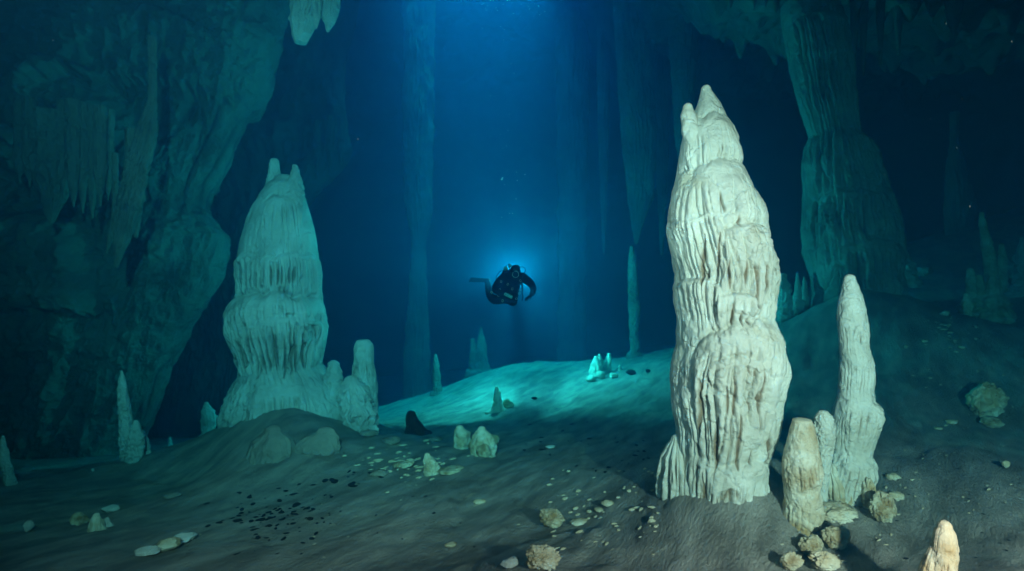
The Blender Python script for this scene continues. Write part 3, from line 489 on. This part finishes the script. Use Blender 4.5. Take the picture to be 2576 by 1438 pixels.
# flat near-black lumps for the dark spots on the silt (copies, individuals)
proto = None
spots = [(745, 1272, 22)]
for k in range(95):
    t = random.random(); spots.append((random.gauss(690, 75), random.gauss(1300, 32), random.uniform(4, 15)))
for k in range(18): spots.append((random.uniform(560, 960), random.uniform(1240, 1425), random.uniform(4, 12)))
for k in range(14): spots.append((random.gauss(900, 50), random.gauss(1215, 14), random.uniform(6, 22)))
for k in range(26): spots.append((random.gauss(1420, 120), random.gauss(1110, 30), random.uniform(4, 12)))
for k in range(10): spots.append((random.gauss(1585, 30), random.gauss(1145, 18), random.uniform(5, 12)))
for k in range(26): spots.append((random.uniform(2200, 2560), random.uniform(1180, 1430), random.uniform(3, 10)))
for k in range(10): spots.append((random.uniform(1000, 1300), random.uniform(1200, 1400), random.uniform(4, 9)))
for (px, py, w) in spots:
    if px < 480 and True: continue
    if py > 1434: continue
    p = on_ground(px, py)
    if p[1] > 20: continue
    if proto is None:
        proto = lobed('black_fleck', px, py, 20, 7, 5, 'small black fleck lying on the silt floor', 'debris', M_DARK, 5, flat=.5, group='black flecks scattered on the silt', q=18)
        psc = 20*p[1]/F/2
        o = proto
    else:
        o = proto.copy(); C.objects.link(o)
    s = 1.35*(w*p[1]/F/2)/psc
    o.location = p-np.array([0, 0, .3*s*.02]); o.scale = (s*random.uniform(.8, 1.3), s*random.uniform(.7, 1.6), s*random.uniform(.5, .9)); o.rotation_euler = (0, 0, random.uniform(0, 6))
# pale chips on the silt
proto = None
chips = [(random.uniform(1380, 1660), random.uniform(1180, 1400), random.uniform(3, 12)) for _ in range(50)]+[(random.uniform(2250, 2560), random.uniform(930, 1300), random.uniform(3, 10)) for _ in range(55)]+[(random.gauss(2370, 45), random.gauss(825, 22), random.uniform(5, 14)) for _ in range(34)]+[(random.gauss(1020, 70), random.gauss(1165, 26), random.uniform(5, 16)) for _ in range(60)]+[(random.uniform(500, 1400), random.uniform(1100, 1420), random.uniform(2, 6)) for _ in range(30)]

for k in range(26): chips.append((random.uniform(1390, 1650), random.uniform(1230, 1400), random.uniform(7, 20)))
for k in range(16): chips.append((random.uniform(2170, 2330), random.uniform(1180, 1380), random.uniform(6, 16)))
for k in range(12): chips.append((random.gauss(2090, 60), random.uniform(1350, 1425), random.uniform(8, 20)))
for (px, py, w) in chips:
    if py > 1434: continue
    p = on_ground(px, py)
    if p[1] > 20: continue
    nchip = globals().get('nchip', -1)+1
    if nchip < 6:
        proto = lobed('stone_chip', px, py, 20, 8, 6+nchip*11, 'small pale stone chip lying on the silt floor', 'stone chip', M_CALC2, 5, flat=.5, group='pale stone chips scattered on the silt', q=20); psc = 20*p[1]/F/2; o = proto; protos = globals().get('protos', [])+[(proto, psc)]
    else:
        proto, psc = random.choice(protos); o = proto.copy(); C.objects.link(o)
    s = 1.0*(w*p[1]/F/2)/psc
    o.location = p-np.array([0, 0, .004*s]); o.scale = (s*random.uniform(.9, 1.8), s*random.uniform(.6, 1.0), s*random.uniform(.8, 1.6)); o.rotation_euler = (0, 0, .5+random.gauss(0, .3))
# ------------------------------------------------------------------ diver
DY = 11.0
def dl(cx, cy, dy=0): return ((cx-1200)/1045., dy, -(cy-700)/1045.)
dv = empty('person', tuple(at(1288.2, 715.6, DY)))
tag(dv, 'scuba diver in a black drysuit hovering face on with knees bent, backlit blue', 'person')
def skin(name, pts, edges, rad, m, parent, root=0, sub=2):
    me = bpy.data.meshes.new(name); me.from_pydata(pts, edges, []); o = bpy.data.objects.new(name, me); C.objects.link(o)
    md = o.modifiers.new('s', 'SKIN'); md.use_smooth_shade = True
    for i, r in enumerate(rad):
        r = r if isinstance(r, tuple) else (r, r)
        me.skin_vertices[0].data[i].radius = r
    me.skin_vertices[0].data[root].use_root = True
    o.modifiers.new('u', 'SUBSURF').levels = sub; o.modifiers['u'].render_levels = sub
    dg = bpy.context.evaluated_depsgraph_get(); nm = bpy.data.meshes.new_from_object(o.evaluated_get(dg))
    o.modifiers.clear(); o.data = nm; nm.name = name; nm.materials.clear(); nm.materials.append(m)
    nm.polygons.foreach_set('use_smooth', [True]*len(nm.polygons)); o.parent = parent
    return o
pts, rad, ed = [], [], []
def ch(lst, start=None):
    prev = start
    for p, r in lst:
        pts.append(p); rad.append(r); i = len(pts)-1
        if prev is not None: ed.append((prev, i))
        prev = i
    return prev
pel = ch([((-.08, .42, -.24), (.17, .14))])
ch2 = ch([((-.05, .28, -.08), (.17, .14)), ((0, .12, .06), (.21, .15)), ((.03, .04, .15), (.19, .13))], pel)
nk = ch([((.05, -.03, .22), .085)], ch2); ch([((.07, -.08, .29), (.105, .12)), ((.075, -.08, .36), (.09, .10)), ((.075, -.06, .41), .05)], nk)
# arm on the image right
sh = ch([((.22, .02, .14), .10), ((.36, .0, .06), .085), ((.475, -.04, -.08), .07), ((.44, -.12, -.20), .055), ((.385, -.17, -.245), .04)], ch2)
# arm on the image left, hand at the belly
shl = ch([((-.19, .04, .13), .11), ((-.30, .02, .0), .09), ((-.385, -.02, -.11), .075), ((-.24, -.13, -.20), .06), ((-.15, -.18, -.21), .04)], ch2)
# legs
kl = ch([((-.22, .36, -.30), .12), ((-.41, .22, -.37), .10), ((-.50, .30, -.24), .08), ((-.54, .40, .0), .062), ((-.55, .42, .07), .055), ((-.62, .46, .085), .045)], pel)
kr = ch([((.0, .30, -.32), .13), ((.0, .12, -.40), .10), ((.02, .35, -.38), .085), ((.04, .62, -.25), .06), ((.05, .75, -.18), .055), ((.06, .82, -.18), .045)], pel)
hands = []
rad = [tuple(v*1.17 for v in r) if isinstance(r, tuple) else r*1.2 for r in rad]
skin('body', pts, ed, rad, M_SUIT, dv)
def hand(o, d, up, name, curl):
    o = Vector(o); d = Vector(d).normalized(); up = Vector(up).normalized(); sd = d.cross(up).normalized()
    p, r, e = [tuple(o)], [(.032, .02)], []
    p.append(tuple(o+d*.05)); r.append((.04, .02)); e.append((0, 1))
    for k in range(4):
        off = sd*(k-1.5)*.024; L = [.075, .085, .08, .06][k]
        a = o+d*.075+off; b = a+d*L*.5-up*curl*.3*L; c = b+d*L*.35-up*curl*L*.7
        n = len(p)
        for q_, rr in ((a, .012), (b, .0105), (c, .009)): p.append(tuple(q_)); r.append(rr)
        e += [(1, n), (n, n+1), (n+1, n+2)]
    n = len(p); a = o+d*.025-sd*.045; b = a+d*.03-sd*.022-up*.02
    p += [tuple(a), tuple(b), tuple(b+d*.025-up*.015)]; r += [.014, .012, .01]; e += [(0, n), (n, n+1), (n+1, n+2)]
    return skin(name, p, e, r, M_SUIT, dv, sub=1)
hand((.385, -.17, -.245), (-.5, -.5, -.35), (.3, .2, .9), 'glove', .6)
hand((-.15, -.18, -.21), (.9, -.3, -.2), (0, -.4, .9), 'glove', .8)
def tube(name, pl, r, m, parent, sub=2, closed=False):
    e = [(i, i+1) for i in range(len(pl)-1)]
    return skin(name, [tuple(p) for p in pl], e, [r]*len(pl), m, parent, sub=sub)
tube('hose', [dl(1370, 320, .02), dl(1430, 310, .0), dl(1490, 345, -.02), dl(1500, 400, -.04), dl(1465, 470, -.06), dl(1380, 540, -.16), dl(1300, 540, -.22)], .013, M_RUB, dv)
tube('hose', [dl(1000, 390, .12), dl(930, 410, .06), dl(870, 480, .02), dl(845, 540, .0), dl(850, 620, -.02), dl(880, 700, -.02)], .011, M_RUB, dv)
tube('hose', [dl(1400, 640, -.08), dl(1432, 760, -.10), dl(1425, 900, -.10), dl(1440, 980, -.10), dl(1420, 1075, -.10)], .017, M_RUB, dv)
tube('hose', [dl(940, 1060, .1), dl(965, 1105, .1), dl(1000, 1105, .1), dl(1020, 1060, .1)], .009, M_RUB, dv)
def lathe(name, prof, m, parent, loc, rot, n=28):
    V = []; 
    for (r, z) in prof:
        for k in range(n): a = 2*math.pi*k/n; V.append((r*math.cos(a), r*math.sin(a), z))
    f = [list(q) for q in grid_faces(len(prof), n, True)]
    f.append(list(range(n))[::-1]); f.append([(len(prof)-1)*n+k for k in range(n)])
    o = mesh_obj(name, V, f, m, parent); o.location = loc; o.rotation_euler = rot; return o
tank = [(0.02, 0), (.05, .0), (.082, .03), (.088, .08), (.088, .50), (.07, .57), (.03, .60), (.022, .62), (.022, .66)]
for sx in (-.14, .05):
    t = lathe('tank', tank, M_RUB, dv, (sx, .62, -.08), (math.radians(52), 0, 0))
    lathe('valve', [(.01, 0), (.03, .0), (.034, .02), (.034, .05), (.02, .06), (.012, .09)], M_STEEL, t, (0, 0, .65), (0, .3, 0), 16)
lathe('regulator_stage', [(.02, -.04), (.042, -.03), (.045, .03), (.02, .05)], M_STEEL, dv, dl(1050, 345, .08), (.3, 1.2, 0), 18)
lathe('regulator_stage', [(.02, -.03), (.035, -.02), (.035, .03), (.02, .045)], M_STEEL, dv, dl(1155, 300, .06), (.3, .5, 0), 18)
lathe('valve_knob', [(.01, -.02), (.034, -.015), (.036, .02), (.012, .03)], M_RUB, dv, dl(1130, 262, .08), (.2, .1, 0), 12)
# mask with lens, second stage with ring
mk = lathe('mask', [(.055, 0), (.088, .0), (.092, .03), (.08, .055), (.06, .06)], M_RUB, dv, (.073, -.15, .305), (math.radians(90), 0, 0), 30); mk.scale = (1, .68, 1)
lathe('lens', [(.02, .0), (.06, .0), (.06, .006), (.02, .008)], M_GLASS, mk, (0, 0, .058), (0, 0, 0), 26)
sg_ = lathe('second_stage', [(.035, 0), (.062, .0), (.066, .02), (.06, .05), (.03, .06)], M_RUB, dv, (.073, -.17, .20), (math.radians(85), 0, 0), 28)
V = []; n1, n2 = 36, 10
for i in range(n1):
    a = 2*math.pi*i/n1; 
    for j in range(n2): b = 2*math.pi*j/n2; V.append(((.066+.007*math.cos(b))*math.cos(a), (.066+.007*math.cos(b))*math.sin(a), .007*math.sin(b)))
f = [[i*n2+j, ((i+1) % n1)*n2+j, ((i+1) % n1)*n2+(j+1) % n2, i*n2+(j+1) % n2] for i in range(n1) for j in range(n2)]
rg = mesh_obj('cover_ring', V, f, M_PALE, sg_); rg.location = (0, 0, .05)
# canister torch held at the belly
lt = lathe('torch_canister', [(.02, 0), (.03, .005), (.036, .03), (.036, .17), (.03, .185), (.015, .19)], M_PALE, dv, (-.165, -.27, -.20), (0, math.radians(115), 0), 22)
tag(lt)
# harness webbing, D-rings and clips
for (x, y, z) in [dl(955, 645, -.12), dl(1105, 700, -.14), dl(1205, 805, -.12), dl(925, 825, -.10), dl(890, 955, .05), dl(745, 880, -.1), dl(1375, 830, -.05), dl(1360, 900, -.05), dl(1295, 1022, .0), dl(985, 1075, .1), dl(1385, 625, -.12)]:
    V = []; n1, n2 = 14, 6; R_, r_ = .02, .0055
    for i in range(n1):
        a = 2*math.pi*i/n1
        for j in range(n2): b = 2*math.pi*j/n2; V.append(((R_+r_*math.cos(b))*math.cos(a), r_*math.sin(b), (R_+r_*math.cos(b))*math.sin(a)*1.2))
    f = [[i*n2+j, ((i+1) % n1)*n2+j, ((i+1) % n1)*n2+(j+1) % n2, i*n2+(j+1) % n2] for i in range(n1) for j in range(n2)]
    q = mesh_obj('harness_ring', V, f, M_STEEL, dv); q.location = (x, y-.03, z); q.rotation_euler = (random.uniform(-.5, .5), random.uniform(-.5, .5), random.uniform(-.5, .5))
# fins: blade with ribs and foot pocket
def fin(o, d, up, L=.36):
    o = Vector(o); d = Vector(d).normalized(); up = Vector(up).normalized(); sd = d.cross(up).normalized(); V = []; f = []
    prof = [(-.10, .045, .045), (0, .055, .05), (.08, .07, .035), (.16, .085, .014), (.26, .10, .010), (L, .095, .006)]
    for (t, w, h) in prof:
        for k in range(12):
            a = 2*math.pi*k/12; V.append(tuple(o+d*t+sd*w*math.cos(a)+up*h*math.sin(a)*(1+.8*(abs(math.cos(a)) > .8 and t > .1))))
    f = [list(q) for q in grid_faces(len(prof), 12, True)]+[list(range(12))[::-1], [(len(prof)-1)*12+k for k in range(12)]]
    return mesh_obj('fin', V, f, M_RUB, dv)
fin((-.60, .44, .085), (-1, .22, .05), (.06, -.55, .8), .36)
fin((.06, .80, -.18), (.1, 1, .02), (0, 0, 1), .36)
# ------------------------------------------------------------------ bubbles and suspended particles
def ball(name, loc, r, m):
    nt, nz = 12, 8; V = []
    ph = np.linspace(-math.pi/2+.05, math.pi/2-.05, nz)
    for a in ph:
        for k in range(nt): t = 2*math.pi*k/nt; V.append((r*math.cos(a)*math.cos(t), r*math.cos(a)*math.sin(t), r*math.sin(a)))
    o = mesh_obj(name, V, [list(q) for q in grid_faces(nz, nt, True)]+[list(range(nt))[::-1], [(nz-1)*nt+k for k in range(nt)]], m); o.location = loc; return o
M_BUB, nb_, bb = new_mat('bubble_silver'); bb.inputs['Base Color'].default_value = (.85, .95, 1, 1); bb.inputs['Roughness'].default_value = .25; bb.inputs['Metallic'].default_value = .0
b0 = ball('bubble', (0, 0, 0), .018, M_BUB); tag(b0, 'silvery bubble rising above the diver toward the light', 'bubble', 'exhaled bubbles above the diver')
bl = []
for k in range(26):
    y = random.uniform(60, 560) ; bl.append((1283+random.gauss(0, 14)*(1+(560-y)/300.), y, random.uniform(11.2, 13), random.uniform(.3, .75)))
bl += [(1262, 452, 11.2, 1.2), (1264, 448, 11.25, .9)]
for k, (px, py, Y, s) in enumerate(bl):
    o = b0 if k == 0 else b0.copy()
    if k: C.objects.link(o)
    o.location = at(px, py, Y); o.scale = (s, s, s*.7)
bp0 = b0.copy(); bp0.name = 'bubble'; 
for k in range(46):
    o = b0.copy(); C.objects.link(o); a = random.uniform(0, 6.28); rr = random.choice([.5, .8, 1.0])
    o['label'] = 'silvery bubble trapped in the arcs under the cave roof at the top'; o['group'] = 'bubbles trapped under the roof'
    o.location = at(1290+85*rr*math.cos(a), 22+32*rr*math.sin(a)*.8, 16.5); s = random.uniform(.4, 1.1); o.scale = (s*1.6, s, s*.7)
M_PART, _, pb = new_mat('suspended_grain'); pb.inputs['Base Color'].default_value = (.12, .16, .16, 1)
p0 = ball('silt_grain', (0, 0, 0), .0022, M_PART); tag(p0, 'tiny pale silt grain drifting in the water near the camera', 'silt grain', 'silt grains drifting in the water')
gr = [(2545, 105), (2474, 310), (2407, 372), (2225, 440), (2525, 70), (2490, 190), (2420, 250), (2340, 300), (133, 102), (190, 90), (2300, 180), (2440, 520), (1900, 130), (900, 350), (2380, 60), (2290, 415)]
for k, (px, py) in enumerate(gr):
    o = p0 if k == 0 else p0.copy()
    if k: C.objects.link(o)
    Yd = random.uniform(1.8, 3.0); o.location = at(px, py, Yd); s = random.uniform(.3, .7); o.scale = (s*.7, s*.7, s*2.0); o.rotation_euler = (0, random.uniform(-.6, 0), 0)
# ------------------------------------------------------------------ water volume
hz = None
def water():
    lo = np.array([-26, -13.5, -15.2]); hi = np.array([26, 42.5, 15.4])
    V = [(x, y, z) for x in (lo[0], hi[0]) for y in (lo[1], hi[1]) for z in (lo[2], hi[2])]
    f = [[0, 1, 3, 2], [4, 6, 7, 5], [0, 4, 5, 1], [2, 3, 7, 6], [0, 2, 6, 4], [1, 5, 7, 3]]
    m = bpy.data.materials.new('water_haze'); m.use_nodes = True; N, L = m.node_tree.nodes, m.node_tree.links
    for n in list(N):
        if n.type == 'BSDF_PRINCIPLED': N.remove(n)
    pv = N.new('ShaderNodeVolumePrincipled'); D = WATER_D
    sc_ = np.array(WATER_S)/D; ab = np.array(WATER_A)/D
    pv.inputs['Density'].default_value = D; pv.inputs['Color'].default_value = (*sc_, 1)
    A = (1-np.clip(ab/(1-sc_), 0, 1))**2
    pv.inputs['Absorption Color'].default_value = (*A, 1); pv.inputs['Anisotropy'].default_value = WATER_G
    L.new(pv.outputs[0], [n for n in N if n.type == 'OUTPUT_MATERIAL'][0].inputs['Volume'])
    o = mesh_obj('haze', V, f, m, smooth=False); tag(o, kind='stuff'); return o
WATER_D = .30; WATER_S = (.0007, .0165, .036); WATER_A = (.28, .056, .034); WATER_G = .7
water()
# ------------------------------------------------------------------ lights
def aim(o, p): o.rotation_euler = (Vector(p)-o.location).to_track_quat('-Z', 'Y').to_euler()
def spot(name, loc, tgt, E, col, cone, blend, size=.06):
    l = bpy.data.lights.new(name, 'SPOT'); l.energy = E; l.color = col; l.spot_size = math.radians(cone); l.spot_blend = blend; l.shadow_soft_size = size
    o = bpy.data.objects.new(name, l); o.location = loc; C.objects.link(o); aim(o, tgt); return o
WARM = (.60, .175, .150)
spot('strobe', (1.9, -.3, .15), at(2000, 930, 5), 830, WARM, 106, 1.0)
spot('strobe', (-.7, -.3, 1.4), at(960, 610, 8), 2000, WARM, 87, 1.0)
pl = bpy.data.lights.new('diver_torch', 'POINT'); pl.energy = 155; pl.color = (.5, .9, .8); pl.shadow_soft_size = .04
po = bpy.data.objects.new('diver_torch', pl); po.location = at(1288, 702, 11.9); C.objects.link(po)
spot('diver_torch', at(1283, 735, 11.7), (1.0, 11.9, -2.4), 115, (.5, .85, .82), 130, 1.0, .25)
EL, AZ = 84, 180
sn = bpy.data.lights.new('sun', 'SUN'); sn.energy = 5; sn.angle = math.radians(34); sn.color = (1, .96, .9)
so = bpy.data.objects.new('sun', sn); C.objects.link(so); so.rotation_euler = (math.radians(90-EL)*-1, 0, 0)
w = bpy.data.worlds.new('World'); bpy.context.scene.world = w; w.use_nodes = True
sky = w.node_tree.nodes.new('ShaderNodeTexSky'); sky.sky_type = 'NISHITA'; sky.sun_disc = False
sky.sun_elevation = math.radians(EL); sky.sun_rotation = math.radians(0)
bg = w.node_tree.nodes['Background']; bg.inputs['Strength'].default_value = .13
w.node_tree.links.new(sky.outputs[0], bg.inputs[0])
# ------------------------------------------------------------------ camera and render settings
cam = bpy.data.cameras.new('camera'); cam.lens = 18; cam.sensor_width = 36; cam.clip_end = 300; cam.clip_start = .05
co = bpy.data.objects.new('camera', cam); C.objects.link(co); co.rotation_euler = (math.radians(90), 0, 0)
S = bpy.context.scene; S.camera = co
S.view_settings.view_transform = 'Standard'; S.view_settings.look = 'None'; S.view_settings.exposure = 3.1; S.view_settings.gamma = 1
S.cycles.use_denoising = True; S.cycles.volume_bounces = 1; S.cycles.max_bounces = 5; S.cycles.diffuse_bounces = 3; S.cycles.transparent_max_bounces = 8
